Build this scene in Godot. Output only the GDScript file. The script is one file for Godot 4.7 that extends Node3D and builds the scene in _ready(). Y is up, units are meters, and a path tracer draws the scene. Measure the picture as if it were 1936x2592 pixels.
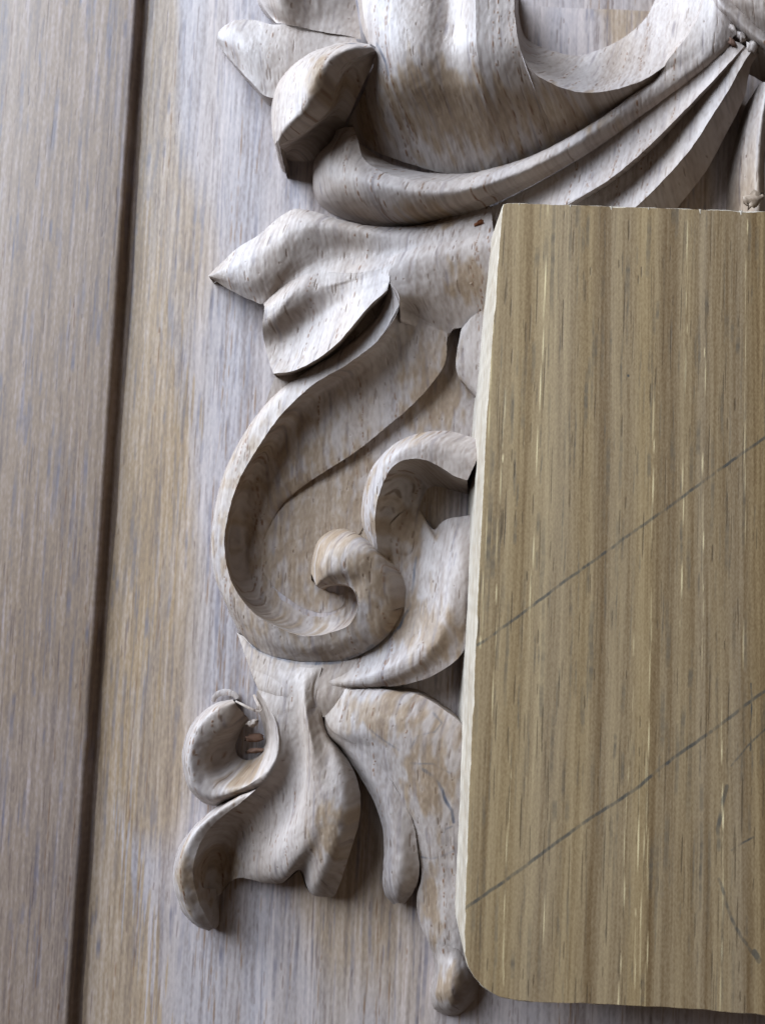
extends Node3D
# Carved oak acanthus ornament beside a raised flat block, on a framed oak panel. Board axes: x across the grain, y along it, z out of the panel.
const MM := 0.001
var rng := RandomNumberGenerator.new()
var warp := FastNoiseLite.new()
var tool_noise := FastNoiseLite.new()
var facets := FastNoiseLite.new()
var M := {}

func _ready() -> void:
	rng.seed = 71
	warp.seed = 5; warp.frequency = 0.09; warp.fractal_octaves = 2
	tool_noise.seed = 9; tool_noise.frequency = 0.33; tool_noise.fractal_octaves = 2
	facets.seed = 3; facets.noise_type = FastNoiseLite.TYPE_CELLULAR; facets.cellular_return_type = FastNoiseLite.RETURN_DISTANCE; facets.frequency = 0.3
	camera_and_light()
	make_materials()
	build_panel()
	build_stile()
	build_block()
	build_carving()
	build_crumbs()

func camera_and_light() -> void:
	var pitch := deg_to_rad(3.8)
	var roll := deg_to_rad(2.6)
	var f := Vector3(0, sin(pitch), -cos(pitch))
	var u := Vector3(0, cos(pitch), sin(pitch)) * cos(roll) - Vector3.RIGHT * sin(roll)
	var r := f.cross(u)
	var cam := Camera3D.new()
	cam.name = "camera"
	cam.transform = Transform3D(Basis(r, u, -f), -f * 244.0 * MM)
	cam.fov = 61.0
	cam.near = 0.01; cam.far = 20.0
	var lens := CameraAttributesPhysical.new()
	lens.frustum_focal_length = 20.37
	lens.frustum_focus_distance = 0.224
	lens.frustum_near = 0.01
	lens.exposure_aperture = 8.0
	cam.attributes = lens
	add_child(cam)
	cam.current = true
	var we := WorldEnvironment.new()
	we.name = "room_air"
	var e := Environment.new()
	e.background_mode = Environment.BG_COLOR
	e.background_color = Color(0.285, 0.255, 0.235)
	e.tonemap_mode = Environment.TONE_MAPPER_LINEAR
	e.tonemap_exposure = 1.0
	e.sdfgi_enabled = true; e.ssao_enabled = true; e.ssil_enabled = true
	we.environment = e
	add_child(we)
	# daylight from a workshop window up and to the left
	area("window_light", Vector3(-0.66, 0.56, 0.44), Vector2(0.8, 0.8), Color(0.85, 0.915, 1.0), 4.6)
	area("fill_light", Vector3(0.9, -0.7, 1.2), Vector2(1.2, 1.2), Color(1.0, 0.9, 0.78), 0.08)  # added dim warm fill for the side away from the window; no lamp there

func area(called: String, at: Vector3, size: Vector2, c: Color, energy: float) -> void:
	var l := AreaLight3D.new()
	l.name = called
	l.area_size = size
	l.area_normalize_energy = true
	l.light_color = c
	l.light_energy = energy
	l.area_range = 6.0
	l.shadow_enabled = true
	l.look_at_from_position(at, Vector3(0, 0, 0), Vector3.UP)
	add_child(l)

# ------------------------------------------------------------------ wood
func streak(seed_: int, w: int, h: int, rows: int, freq: float, oct: int) -> PackedByteArray:
	# noise that is fine across the grain and long along it: a few rows drawn out to the full length
	var n := FastNoiseLite.new()
	n.seed = seed_; n.frequency = freq; n.fractal_octaves = oct
	n.noise_type = FastNoiseLite.TYPE_VALUE_CUBIC
	var im := n.get_image(w, rows, false, false, false)
	im.resize(w, h, Image.INTERPOLATE_CUBIC)
	im.convert(Image.FORMAT_L8)
	return im.get_data()

func cloud(seed_: int, w: int, h: int, fx: float, fy: float) -> PackedByteArray:
	var n := FastNoiseLite.new()
	n.seed = seed_; n.frequency = 0.02; n.fractal_octaves = 3
	var sw := int(fx / 0.02)
	var sh := int(fy / 0.02)
	var im := n.get_image(maxi(sw, 8), maxi(sh, 8), false, false, true)
	im.resize(w, h, Image.INTERPOLATE_CUBIC)
	im.convert(Image.FORMAT_L8)
	return im.get_data()

# how: seed, w, h, mm (size in mm), base, dark, light, grey (tints), contrast, stain (Callable or null), pores, flecks, marks
func wood(how: Dictionary) -> Array:
	var w: int = how.w
	var h: int = how.h
	var s: int = how.seed
	var fine := streak(s, w, h, 40, 0.30, 3)
	var speck := streak(s + 6, w, h, h * 2 / 3, 0.45, 2)
	var mid := streak(s + 1, w, h, 14, 0.045, 2)
	var broad := streak(s + 2, w, h, 6, 0.010, 2)
	var hue := streak(s + 3, w, h, 9, 0.022, 2)
	var fuzz := streak(s + 4, w, h, h / 6, 0.35, 2)
	var tone := PackedFloat32Array(); tone.resize(w * h)
	var deep := PackedFloat32Array(); deep.resize(w * h)
	var soft := PackedFloat32Array(); soft.resize(w * h)
	var lift := PackedFloat32Array(); lift.resize(w * h)
	var px: float = w / how.mm.x
	var py: float = h / how.mm.y
	# pores: dark hair-thin vessels that run with the grain, in bands
	for i in int(how.pores):
		var x := rng.randf() * w
		var y := rng.randf() * h
		var band: float = broad[int(y) * w + int(x)] / 255.0
		if rng.randf() > 0.25 + band * 0.9: continue
		var long: float = (1.5 + 9.0 * pow(rng.randf(), 2.0)) * py * how.get("pore_long", 1.0)
		var thick: float = (0.07 + 0.13 * rng.randf() * rng.randf()) * px
		var a: float = (0.25 + 0.75 * rng.randf()) * how.get("pore_dark", 1.0)
		var lean := (rng.randf() - 0.5) * 0.02
		for k in int(long):
			var t: float = k / long
			var wy := int(y) + k
			if wy >= h: break
			var cx: float = x + k * lean * px / py + sin(t * 5.0 + x) * 0.25
			var half: float = thick * (0.5 + sin(t * PI) * 0.7)
			var aa: float = a * smoothstep(0.0, 0.15, t) * smoothstep(1.0, 0.8, t)
			for ix in range(int(cx - half - 1), int(cx + half + 2)):
				if ix < 0 or ix >= w: continue
				var c := clampf(half + 0.6 - absf(ix - cx), 0.0, 1.0) * aa
				var at := wy * w + ix
				if c > deep[at]: deep[at] = c
	# long soft grey streaks where the finish lies in the open grain
	for i in int(how.get("streaks", 0)):
		var x := rng.randf() * w
		var y := rng.randf() * h - 0.1 * h
		var long: float = (6.0 + 34.0 * rng.randf() * rng.randf()) * py * how.get("streak_long", 1.0)
		var half: float = (0.10 + 0.42 * pow(rng.randf(), 2.0)) * px
		var a: float = (0.15 + 0.5 * rng.randf()) * how.get("streak_dark", 1.0)
		var lean := (rng.randf() - 0.5) * 0.018
		for k in int(long):
			var wy := int(y) + k
			if wy < 0: continue
			if wy >= h: break
			var t: float = k / long
			var cx: float = x + k * lean * px / py + warp.get_noise_2d(wy * 0.12, x) * 2.2
			var aa: float = a * pow(sin(PI * t), 0.6) * (0.75 + 0.6 * warp.get_noise_2d(wy * 0.5, x + 300.0))
			for ix in range(int(cx - half - 2), int(cx + half + 3)):
				if ix < 0 or ix >= w: continue
				var c := clampf((half + 1.0 - absf(ix - cx)) / 1.6, 0.0, 1.0) * aa
				var at := wy * w + ix
				if c > soft[at]: soft[at] = c
	# rays: broken pale or rusty flecks in columns
	for i in int(how.flecks):
		var x := rng.randf() * w
		var y := rng.randf() * h
		var runs := rng.randi_range(4, how.get("fleck_runs", 9))
		var up: float = how.fleck_light
		for j in runs:
			var long: float = (1.0 + 6.0 * rng.randf()) * py * how.get("fleck_long", 1.0)
			var half: float = (0.05 + 0.16 * rng.randf()) * px
			var a := (0.35 + 0.65 * rng.randf()) * up
			for k in int(long):
				var wy := int(y) + k
				if wy < 0 or wy >= h: continue
				var aa: float = a * sin(PI * k / long)
				for ix in range(int(x - half - 1), int(x + half + 2)):
					if ix < 0 or ix >= w: continue
					var c: float = clampf(half + 0.6 - absf(ix - x), 0.0, 1.0) * aa
					var at := wy * w + ix
					if absf(c) > absf(lift[at]): lift[at] = c
			y += long * (0.6 + 2.2 * rng.randf() * rng.randf())
			x += (rng.randf() - 0.5) * 0.9 * px
	var color := PackedByteArray(); color.resize(w * h * 3)
	var relief := PackedByteArray(); relief.resize(w * h)
	var base: Color = how.base
	var dark: Color = how.dark
	var light: Color = how.light
	var grey: Color = how.grey
	var tan: Color = how.tan
	var k_: float = how.contrast
	var wave := cloud(s + 8, w, h, 0.5, 0.12)
	var ripple := cloud(s + 9, w, h, 2.2, 0.5)
	var coarse: float = how.get("coarse", 0.0)
	var wavy: float = how.get("wave", 3.0) * px
	var stain: PackedByteArray = how.get("stain", PackedByteArray())
	var mark: PackedFloat32Array = how.get("mark", PackedFloat32Array())
	for y in h:
		for x in w:
			var i := y * w + x
			var xs := clampi(x + int(((wave[i] - 128.0) * 1.0 + (ripple[i] - 128.0) * 0.35) / 128.0 * wavy), 0, w - 1)
			var q := y * w + xs
			var v: float = lerpf(fine[q] * 0.40 + mid[q] * 0.30 + broad[q] * 0.12 + fuzz[i] * 0.18, mid[q] * 0.62 + fine[q] * 0.25 + broad[q] * 0.13, coarse) / 127.5 - 1.0 + (speck[i] / 127.5 - 1.0) * how.get("speckle", 0.12)
			v *= k_
			var hu: float = clampf(hue[q] / 127.5 - 0.55, 0.0, 1.0)
			var c: Color = base.lerp(grey, hu)
			if stain: c = c.lerp(tan, stain[i] / 255.0)
			c = c.lerp(light, v) if v > 0.0 else c.lerp(dark, -v)
			if soft[i] > 0.0: c = c.lerp(how.streak, soft[i])
			var d := deep[i]
			if d > 0.0: c = c.lerp(how.pore, d * 0.8)
			var l := lift[i]
			if l > 0.0: c = c.lerp(how.fleck, l)
			if mark:
				if mark[i] > 0.0: c = c.lerp(how.mark_color, minf(mark[i], 0.95))
			color[i * 3] = int(clampf(c.r, 0, 1) * 255.0)
			color[i * 3 + 1] = int(clampf(c.g, 0, 1) * 255.0)
			color[i * 3 + 2] = int(clampf(c.b, 0, 1) * 255.0)
			relief[i] = int(clampf(0.62 + v * 0.22 - d * 0.5 - soft[i] * 0.2 + l * 0.25, 0, 1) * 255.0)
	return [
		ImageTexture.create_from_image(Image.create_from_data(w, h, false, Image.FORMAT_RGB8, color)),
		ImageTexture.create_from_image(Image.create_from_data(w, h, false, Image.FORMAT_L8, relief)),
	]

func mat(called: String, tex: Array, rough: float, relief: float, spec: float, tint := Color.WHITE) -> StandardMaterial3D:
	var m := StandardMaterial3D.new()
	m.resource_name = called
	m.albedo_color = tint
	m.albedo_texture = tex[0]
	m.roughness = rough
	m.metallic_specular = spec
	if relief > 0.0:
		m.heightmap_enabled = true
		m.heightmap_texture = tex[1]
		m.heightmap_scale = relief
	M[called] = m
	return m

func scribe(mark: PackedFloat32Array, w: int, h: int, line: Array, half: float, strength: float, breaks: float) -> void:
	# a pencil line on the wood: pale and broken, darkest where it crosses a pore
	for j in line.size() - 1:
		var a: Vector2 = line[j]
		var b: Vector2 = line[j + 1]
		var n := int(a.distance_to(b) * 2.0) + 1
		for k in n:
			var p := a.lerp(b, float(k) / n)
			p.x += warp.get_noise_2d(p.x * 0.3, p.y * 0.3 + 50.0) * 2.0
			var s := strength * clampf(0.62 + breaks * warp.get_noise_2d(p.x * 0.35, p.y * 0.35) + breaks * 0.5 * warp.get_noise_2d(p.x * 2.2, p.y * 0.3), 0.05, 1.5)
			for iy in range(int(p.y - half - 1), int(p.y + half + 2)):
				for ix in range(int(p.x - half - 1), int(p.x + half + 2)):
					if ix < 0 or iy < 0 or ix >= w or iy >= h: continue
					var c := clampf(half + 0.5 - p.distance_to(Vector2(ix, iy)), 0.0, 1.0) * s
					if c > mark[iy * w + ix]: mark[iy * w + ix] = c

func make_materials() -> void:
	# sheets of wood 300 mm square; u = across, v = along
	var w := 1536
	var h := 1024
	var stain := cloud(31, w, h, 0.9, 0.34)
	var blot := cloud(47, w, h, 3.0, 0.8)
	for y in h:
		for x in w:
			var i := y * w + x
			var mmx := x * 300.0 / w - 150.0
			var mmy := 150.0 - y * 300.0 / h
			var rag := warp.get_noise_2d(mmx * 7.0, mmy * 0.25) * 9.0
			var edge := 15.0 + 7.0 * sin(mmy * 0.031 + 1.0) - mmy * 0.055 + rag
			var near := clampf((edge - (mmx + 77.0)) / 1.6, 0.0, 1.0)
			var t := clampf((stain[i] / 255.0 + rag * 0.012 - 0.60) * 14.0, 0.0, 1.0)
			var b := clampf((blot[i] / 255.0 - 0.56) * 12.0, 0.0, 1.0)
			stain[i] = int(255.0 * clampf(maxf(near * 0.85, maxf(t * 0.9, b * 0.6)) * (0.8 + 0.2 * b), 0.0, 1.0))
	mat("panel", wood({"seed": 11, "w": w, "h": h, "mm": Vector2(300, 300), "base": Color(0.595, 0.535, 0.495), "grey": Color(0.585, 0.555, 0.555), "tan": Color(0.55, 0.45, 0.325), "dark": Color(0.36, 0.30, 0.27), "light": Color(0.745, 0.675, 0.635), "contrast": 2.1, "stain": stain, "speckle": 0.2,
		"pores": 5200, "pore": Color(0.34, 0.27, 0.24), "pore_dark": 0.55, "pore_long": 1.3, "streaks": 2600, "streak": Color(0.37, 0.35, 0.38), "flecks": 150, "fleck": Color(0.43, 0.31, 0.21), "fleck_light": 0.75, "fleck_runs": 26, "fleck_long": 1.5}), 0.5, 0.012, 0.45)
	var mark := PackedFloat32Array(); mark.resize(w * h)
	for l in carving_lines():
		var line := []
		for k in range(0, l[2].size(), 2):
			line.append(Vector2((l[2][k] * 0.1 + 150.0) * w / 300.0, (150.0 - l[2][k + 1] * 0.1) * h / 300.0))
		scribe(mark, w, h, line, l[0], l[1], 0.9)
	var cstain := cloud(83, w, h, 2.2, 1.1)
	var areas := brown_areas()
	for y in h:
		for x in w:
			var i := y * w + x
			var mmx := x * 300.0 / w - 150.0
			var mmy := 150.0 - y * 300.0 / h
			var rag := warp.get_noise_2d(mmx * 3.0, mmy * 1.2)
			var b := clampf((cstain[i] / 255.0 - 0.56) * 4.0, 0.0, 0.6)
			for k in range(0, areas.size(), 4):
				var d := Vector2((mmx - areas[k] * 0.1) / areas[k + 2] * 10.0, (mmy - areas[k + 1] * 0.1) / areas[k + 3] * 10.0).length()
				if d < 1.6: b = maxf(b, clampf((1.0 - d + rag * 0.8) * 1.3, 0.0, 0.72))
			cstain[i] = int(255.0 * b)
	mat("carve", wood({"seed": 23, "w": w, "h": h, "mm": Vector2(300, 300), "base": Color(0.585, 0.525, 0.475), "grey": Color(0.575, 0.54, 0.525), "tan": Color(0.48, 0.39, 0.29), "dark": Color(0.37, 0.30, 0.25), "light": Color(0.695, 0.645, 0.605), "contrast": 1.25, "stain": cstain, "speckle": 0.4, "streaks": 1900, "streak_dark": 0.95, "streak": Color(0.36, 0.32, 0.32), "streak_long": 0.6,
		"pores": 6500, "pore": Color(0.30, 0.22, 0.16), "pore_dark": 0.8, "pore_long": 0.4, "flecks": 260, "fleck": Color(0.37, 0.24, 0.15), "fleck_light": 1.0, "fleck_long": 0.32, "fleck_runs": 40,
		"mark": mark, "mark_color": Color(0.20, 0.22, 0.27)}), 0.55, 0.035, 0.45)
	var bw := 1024
	var bh := 1536
	var bmark := PackedFloat32Array(); bmark.resize(bw * bh)
	for l in block_lines():
		var line := []
		for k in range(0, l[2].size(), 2):
			line.append(Vector2((l[2][k] * 0.1 - 15.0) * bw / 120.0, (90.0 - l[2][k + 1] * 0.1) * bh / 220.0))
		scribe(bmark, bw, bh, line, l[0], l[1], 0.8)
	mat("block", wood({"seed": 57, "w": bw, "h": bh, "mm": Vector2(120, 220), "base": Color(0.52, 0.43, 0.295), "grey": Color(0.49, 0.42, 0.335), "tan": Color(0.52, 0.43, 0.295), "dark": Color(0.335, 0.25, 0.15), "light": Color(0.64, 0.555, 0.415), "contrast": 2.5, "coarse": 0.75, "speckle": 0.2, "streaks": 760, "streak": Color(0.31, 0.275, 0.23), "streak_dark": 1.0, "streak_long": 0.8,
		"pores": 900, "pore": Color(0.25, 0.20, 0.14), "pore_dark": 0.75, "pore_long": 1.7, "wave": 3.4, "flecks": 26, "fleck": Color(0.86, 0.78, 0.60), "fleck_light": 0.8, "fleck_long": 2.2, "fleck_runs": 30,
		"mark": bmark, "mark_color": Color(0.17, 0.18, 0.19)}), 0.55, 0.012, 0.4)
	mat("stile", [M.panel.albedo_texture, M.panel.heightmap_texture], 0.55, 0.012, 0.4, Color(0.83, 0.835, 0.89))
	mat("crumb", [M.carve.albedo_texture, M.carve.heightmap_texture], 0.8, 0.03, 0.2, Color(0.72, 0.62, 0.57))
	mat("rust", [M.carve.albedo_texture, M.carve.heightmap_texture], 0.8, 0.03, 0.2, Color(0.62, 0.42, 0.30))
	mat("sawn", wood({"seed": 91, "w": 640, "h": 512, "mm": Vector2(300, 300), "base": Color(0.62, 0.565, 0.49), "grey": Color(0.66, 0.62, 0.57), "tan": Color(0.62, 0.565, 0.49), "dark": Color(0.50, 0.42, 0.33), "light": Color(0.79, 0.74, 0.67), "contrast": 1.1, "speckle": 0.6,
		"pores": 900, "pore": Color(0.55, 0.46, 0.36), "pore_dark": 0.4, "flecks": 0, "fleck": Color.WHITE, "fleck_light": 0.0}), 0.75, 0.03, 0.3)

func brown_areas() -> Array:
	# where the carving is browner than elsewhere, the scroll bowl and hook hollows included: centre and half size, in tenths of a millimetre
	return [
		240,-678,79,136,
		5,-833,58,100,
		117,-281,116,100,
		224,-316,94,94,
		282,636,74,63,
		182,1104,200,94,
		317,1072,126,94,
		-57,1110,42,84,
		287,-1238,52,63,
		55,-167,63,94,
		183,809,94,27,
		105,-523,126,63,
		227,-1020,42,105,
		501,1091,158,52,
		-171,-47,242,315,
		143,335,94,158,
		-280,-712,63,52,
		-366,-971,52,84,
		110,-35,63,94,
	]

func carving_lines() -> Array:
	return [
		[1.6, 0.5, [134,-121,134,-185,131,-249,109,-308,77,-342,44,-368,14,-386,-37,-407,-102,-413]],
		[1.3, 0.35, [-102,-413,-149,-413,-222,-401,-291,-375]],
		[0.8, 0.32, [63,-552,108,-584,137,-602,164,-618]],
		[0.8, 0.32, [196,-587,194,-609,213,-578,251,-567,260,-547,233,-521]],
		[1.7, 0.55, [227,-663,259,-681,279,-716,289,-746,300,-767,304,-798]],
		[0.7, 0.3, [196,-649,254,-647,296,-671]],
		[0.8, 0.4, [200,-904,235,-902,281,-885,301,-874]],
		[0.8, 0.35, [299,-809,281,-817,277,-830]],
		[1.9, 0.5, [36,1255,53,1234,69,1201,71,1171]],
		[1.0, 0.5, [-71,1231,-53,1251,-16,1244,10,1243]],
	]

func block_lines() -> Array:
	return [
		[2.5, 0.5, [240,-330,257,-319,353,-243,440,-172,511,-118,587,-57,689,21,786,99,858,155,934,212]],
		[2.8, 0.52, [236,-943,312,-887,383,-832,479,-756,529,-719,620,-657,716,-574,805,-508,897,-432,944,-398]],
		[1.6, 0.4, [853,-587,894,-534,932,-498]],
		[4.0, 0.35, [843,-636,836,-664,829,-701,823,-737,827,-783]],
		[3.0, 0.45, [828,-851,840,-882,848,-909,871,-962,898,-1001,921,-1027]],
		[1.6, 0.5, [857,-783,884,-764,907,-750]],
		[5.5, 0.45, [915,-1014,924,-1032]],
		[1.5, 0.6, [897,-392,897,-550]],
		[2.2, 0.7, [583,339,584,338]],
	]

# ------------------------------------------------------------------ helpers
func tag(o: Node, label: String, category: String, group := "", kind := "") -> void:
	o.set_meta("label", label)
	if category: o.set_meta("category", category)
	if group: o.set_meta("group", group)
	if kind: o.set_meta("kind", kind)

func put(called: String, mesh: Mesh, material: Material, parent: Node) -> MeshInstance3D:
	var o := MeshInstance3D.new()
	o.name = called
	o.mesh = mesh
	o.material_override = material
	parent.add_child(o, true)
	return o

func wood_uv(p: Vector3) -> Vector2:
	# p in mm. The figure runs through the solid: it shifts with depth as the growth rings lean.
	return Vector2((p.x + p.z * 0.6 + 150.0) / 300.0, (150.0 - p.y - p.z * 0.03) / 300.0)

class Sheet:
	var v := PackedVector3Array()
	var n := PackedVector3Array()
	var t := PackedVector2Array()
	var f := PackedInt32Array()
	func mesh() -> ArrayMesh:
		var a := []
		a.resize(Mesh.ARRAY_MAX)
		a[Mesh.ARRAY_VERTEX] = v
		a[Mesh.ARRAY_NORMAL] = n
		a[Mesh.ARRAY_TEX_UV] = t
		a[Mesh.ARRAY_INDEX] = f
		var m := ArrayMesh.new()
		m.add_surface_from_arrays(Mesh.PRIMITIVE_TRIANGLES, a)
		return m

func grid(sh: Sheet, rows: Array) -> void:
	# rows of points in mm -> a smooth strip
	var nv := rows.size()
	var nu: int = rows[0].size()
	var nrm := PackedVector3Array(); nrm.resize(nu * nv)
	var up := 0.0
	for j in nv:
		var ra: PackedVector3Array = rows[maxi(j - 1, 0)]
		var rb: PackedVector3Array = rows[mini(j + 1, nv - 1)]
		var rc: PackedVector3Array = rows[j]
		for i in nu:
			var c := (rc[mini(i + 1, nu - 1)] - rc[maxi(i - 1, 0)]).cross(rb[i] - ra[i])
			up += c.z
			nrm[j * nu + i] = c.normalized() if c.length_squared() > 1e-12 else Vector3.BACK
	var flip := up < 0.0
	var b := sh.v.size()
	for j in nv:
		for i in nu:
			var p: Vector3 = rows[j][i]
			sh.v.append(p * MM)
			sh.n.append(-nrm[j * nu + i] if flip else nrm[j * nu + i])
			sh.t.append(wood_uv(p))
	for j in nv - 1:
		for i in nu - 1:
			var q := b + j * nu + i
			if flip: sh.f.append_array([q, q + 1, q + nu, q + 1, q + nu + 1, q + nu])
			else: sh.f.append_array([q, q + nu, q + 1, q + 1, q + nu, q + nu + 1])

func tangents(p: Array, k: PackedFloat32Array, a: int, b: int) -> Array:
	# slopes of a smooth curve through p[a..b] at knots k
	var m := []
	for i in range(a, b + 1):
		if a == b: m.append(Vector3.ZERO)
		elif i == a: m.append((p[a + 1] - p[a]) / (k[a + 1] - k[a]))
		elif i == b: m.append((p[b] - p[b - 1]) / (k[b] - k[b - 1]))
		else:
			var h0: float = k[i] - k[i - 1]
			var h1: float = k[i + 1] - k[i]
			m.append(((p[i] - p[i - 1]) / h0 * h1 + (p[i + 1] - p[i]) / h1 * h0) / (h0 + h1))
	return m

func hermite(p0: Vector3, p1: Vector3, m0: Vector3, m1: Vector3, h: float, t: float) -> Vector3:
	var t2 := t * t
	var t3 := t2 * t
	return p0 * (2 * t3 - 3 * t2 + 1) + m0 * (h * (t3 - 2 * t2 + t)) + p1 * (3 * t2 - 2 * t3) + m1 * (h * (t3 - t2))

func chisel(p: Vector3) -> Vector3:
	# the small unevenness that gouges leave
	var a := tool_noise.get_noise_3d(p.x, p.y, p.z)
	var b := tool_noise.get_noise_3d(p.x + 70.0, p.y, p.z)
	var c := facets.get_noise_3d(p.x * 1.3 + b, p.y * 0.7 + a, p.z)
	return p + Vector3(b * 0.12, a * 0.10, (a + b) * 0.04 + (c + 0.6) * 0.36)

# A carved surface through rails (each a flat list of tenths of a millimetre, same number of points); sharp: rails that are arrises
func carved(called: String, parent: Node, data: Array, sharp: Array, material: Material) -> MeshInstance3D:
	var rails := []
	for d in data:
		var row := []
		for k in range(0, d.size(), 3): row.append(Vector3(d[k], d[k + 1], d[k + 2]) * 0.1)
		rails.append(row)
	var n: int = rails[0].size()
	var ku := PackedFloat32Array([0.0])
	for i in n - 1:
		var s := 0.0
		for r in rails: s += r[i].distance_to(r[i + 1])
		ku.append(ku[i] + maxf(s / rails.size(), 0.05))
	var dense := []
	var steps := []
	for i in n - 1: steps.append(clampi(ceili((ku[i + 1] - ku[i]) / 0.65), 1, 24))
	for r in rails:
		var m := tangents(r, ku, 0, n - 1)
		var row := PackedVector3Array()
		for i in n - 1:
			for s in steps[i]: row.append(hermite(r[i], r[i + 1], m[i], m[i + 1], ku[i + 1] - ku[i], float(s) / steps[i]))
		row.append(r[n - 1])
		dense.append(row)
	var nu: int = dense[0].size()
	var sh := Sheet.new()
	var cuts := [0]
	for s in sharp: if s > 0 and s < rails.size() - 1: cuts.append(s)
	cuts.append(rails.size() - 1)
	for c in cuts.size() - 1:
		var a: int = cuts[c]
		var b: int = cuts[c + 1]
		var sub := []
		for j in range(a, b):
			var far := 0.0
			for i in nu: far = maxf(far, dense[j][i].distance_to(dense[j + 1][i]))
			sub.append(clampi(ceili(far / 0.65), 1, 26))
		var rows := []
		var total := 1
		for s in sub: total += s
		for j in total:
			var row := PackedVector3Array(); row.resize(nu)
			rows.append(row)
		for i in nu:
			var p := []
			var k := PackedFloat32Array()
			for j in range(a, b + 1):
				p.append(dense[j][i])
				k.append(0.0 if j == a else k[j - a - 1] + maxf(dense[j - 1][i].distance_to(dense[j][i]), 0.02))
			var m := tangents(p, k, 0, b - a)
			var at := 0
			for j in b - a:
				for s in sub[j]:
					rows[at][i] = chisel(hermite(p[j], p[j + 1], m[j], m[j + 1], k[j + 1] - k[j], float(s) / sub[j]))
					at += 1
			rows[at][i] = chisel(p[b - a])
		grid(sh, rows)
	return put(called, sh.mesh(), material, parent)

func flat_rows(rows: Array) -> Array:
	var out := []
	for r in rows: out.append(PackedVector3Array(r))
	return out

# ------------------------------------------------------------------ the setting
func build_panel() -> void:
	var sh := Sheet.new()
	var rows := []
	for j in 121:
		var row := []
		for i in 111:
			var x := -80.4 + i * 2.25
			var y := -180.0 + j * 3.0
			row.append(Vector3(x, y, warp.get_noise_2d(x * 0.5, y * 0.12) * 0.25))
		rows.append(row)
	grid(sh, flat_rows(rows))
	# back of the board, the edges and a tongue under the stile
	for q in [[Vector3(-90, -180, -1), Vector3(-90, 180, -1), Vector3(-80.4, 180, 0), Vector3(-80.4, -180, 0)], [Vector3(-90, -180, -1), Vector3(-90, 180, -1), Vector3(-90, 180, -14), Vector3(-90, -180, -14)], [Vector3(166, -180, 0), Vector3(166, 180, 0), Vector3(166, 180, -14), Vector3(166, -180, -14)],
			[Vector3(-90, -180, -14), Vector3(166, -180, -14), Vector3(166, 180, -14), Vector3(-90, 180, -14)], [Vector3(-80.4, -180, 0), Vector3(166, -180, 0), Vector3(166, -180, -14), Vector3(-90, -180, -14)], [Vector3(-80.4, 180, 0), Vector3(166, 180, 0), Vector3(166, 180, -14), Vector3(-90, 180, -14)]]:
		grid(sh, [PackedVector3Array([q[0], q[1]]), PackedVector3Array([q[3], q[2]])])
	var o := put("wall_panel", sh.mesh(), M.panel, self)
	tag(o, "flat oak panel with straight grain behind the carving", "", "", "structure")

func profile_run(called: String, prof: Array, y0: float, y1: float, material: Material, parent: Node, wander := 0.15) -> MeshInstance3D:
	var sh := Sheet.new()
	for piece in prof:
		var rows := []
		for p in piece:
			var row := []
			for j in 91:
				var y := lerpf(y0, y1, j / 90.0)
				var d := warp.get_noise_2d(y * 0.6, p.x * 0.2) * wander
				row.append(Vector3(p.x + d, y, p.y + d * 0.4))
			rows.append(row)
		grid(sh, flat_rows(rows))
	return put(called, sh.mesh(), material, parent)

func build_stile() -> void:
	var root := Node3D.new()
	root.name = "frame_stile"
	root.position = Vector3(-77, -180, 0) * MM
	add_child(root)
	var o := profile_run("rail_face", [[Vector2(-117.5, 2.6), Vector2(-116.6, 3.9), Vector2(-100, 4.1), Vector2(-81.5, 4.1), Vector2(-80.2, 4.05)], [Vector2(-80.2, 4.05), Vector2(-78.2, 3.95), Vector2(-77.6, 3.8), Vector2(-77.3, 3.4)], [Vector2(-77.3, 3.4), Vector2(-76.9, 0.9), Vector2(-76.2, 0.25), Vector2(-75.0, 0.12), Vector2(-73.8, -0.3)]], -180, 180, M.stile, root)
	o.position = -root.position
	o = profile_run("bead", [[Vector2(-117.6, 1.5), Vector2(-118.2, 3.0), Vector2(-119.6, 4.6), Vector2(-121.8, 5.4), Vector2(-124, 4.6), Vector2(-125.5, 3.6), Vector2(-126, 2), Vector2(-126, -2)], [Vector2(-126, 2), Vector2(-150, 2), Vector2(-150, -14), Vector2(-77.2, -14), Vector2(-77.2, -1.5)]], -180, 180, M.stile, root)
	o.position = -root.position
	tag(root, "upright oak frame stile along the left, proud of the panel", "frame")

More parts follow.
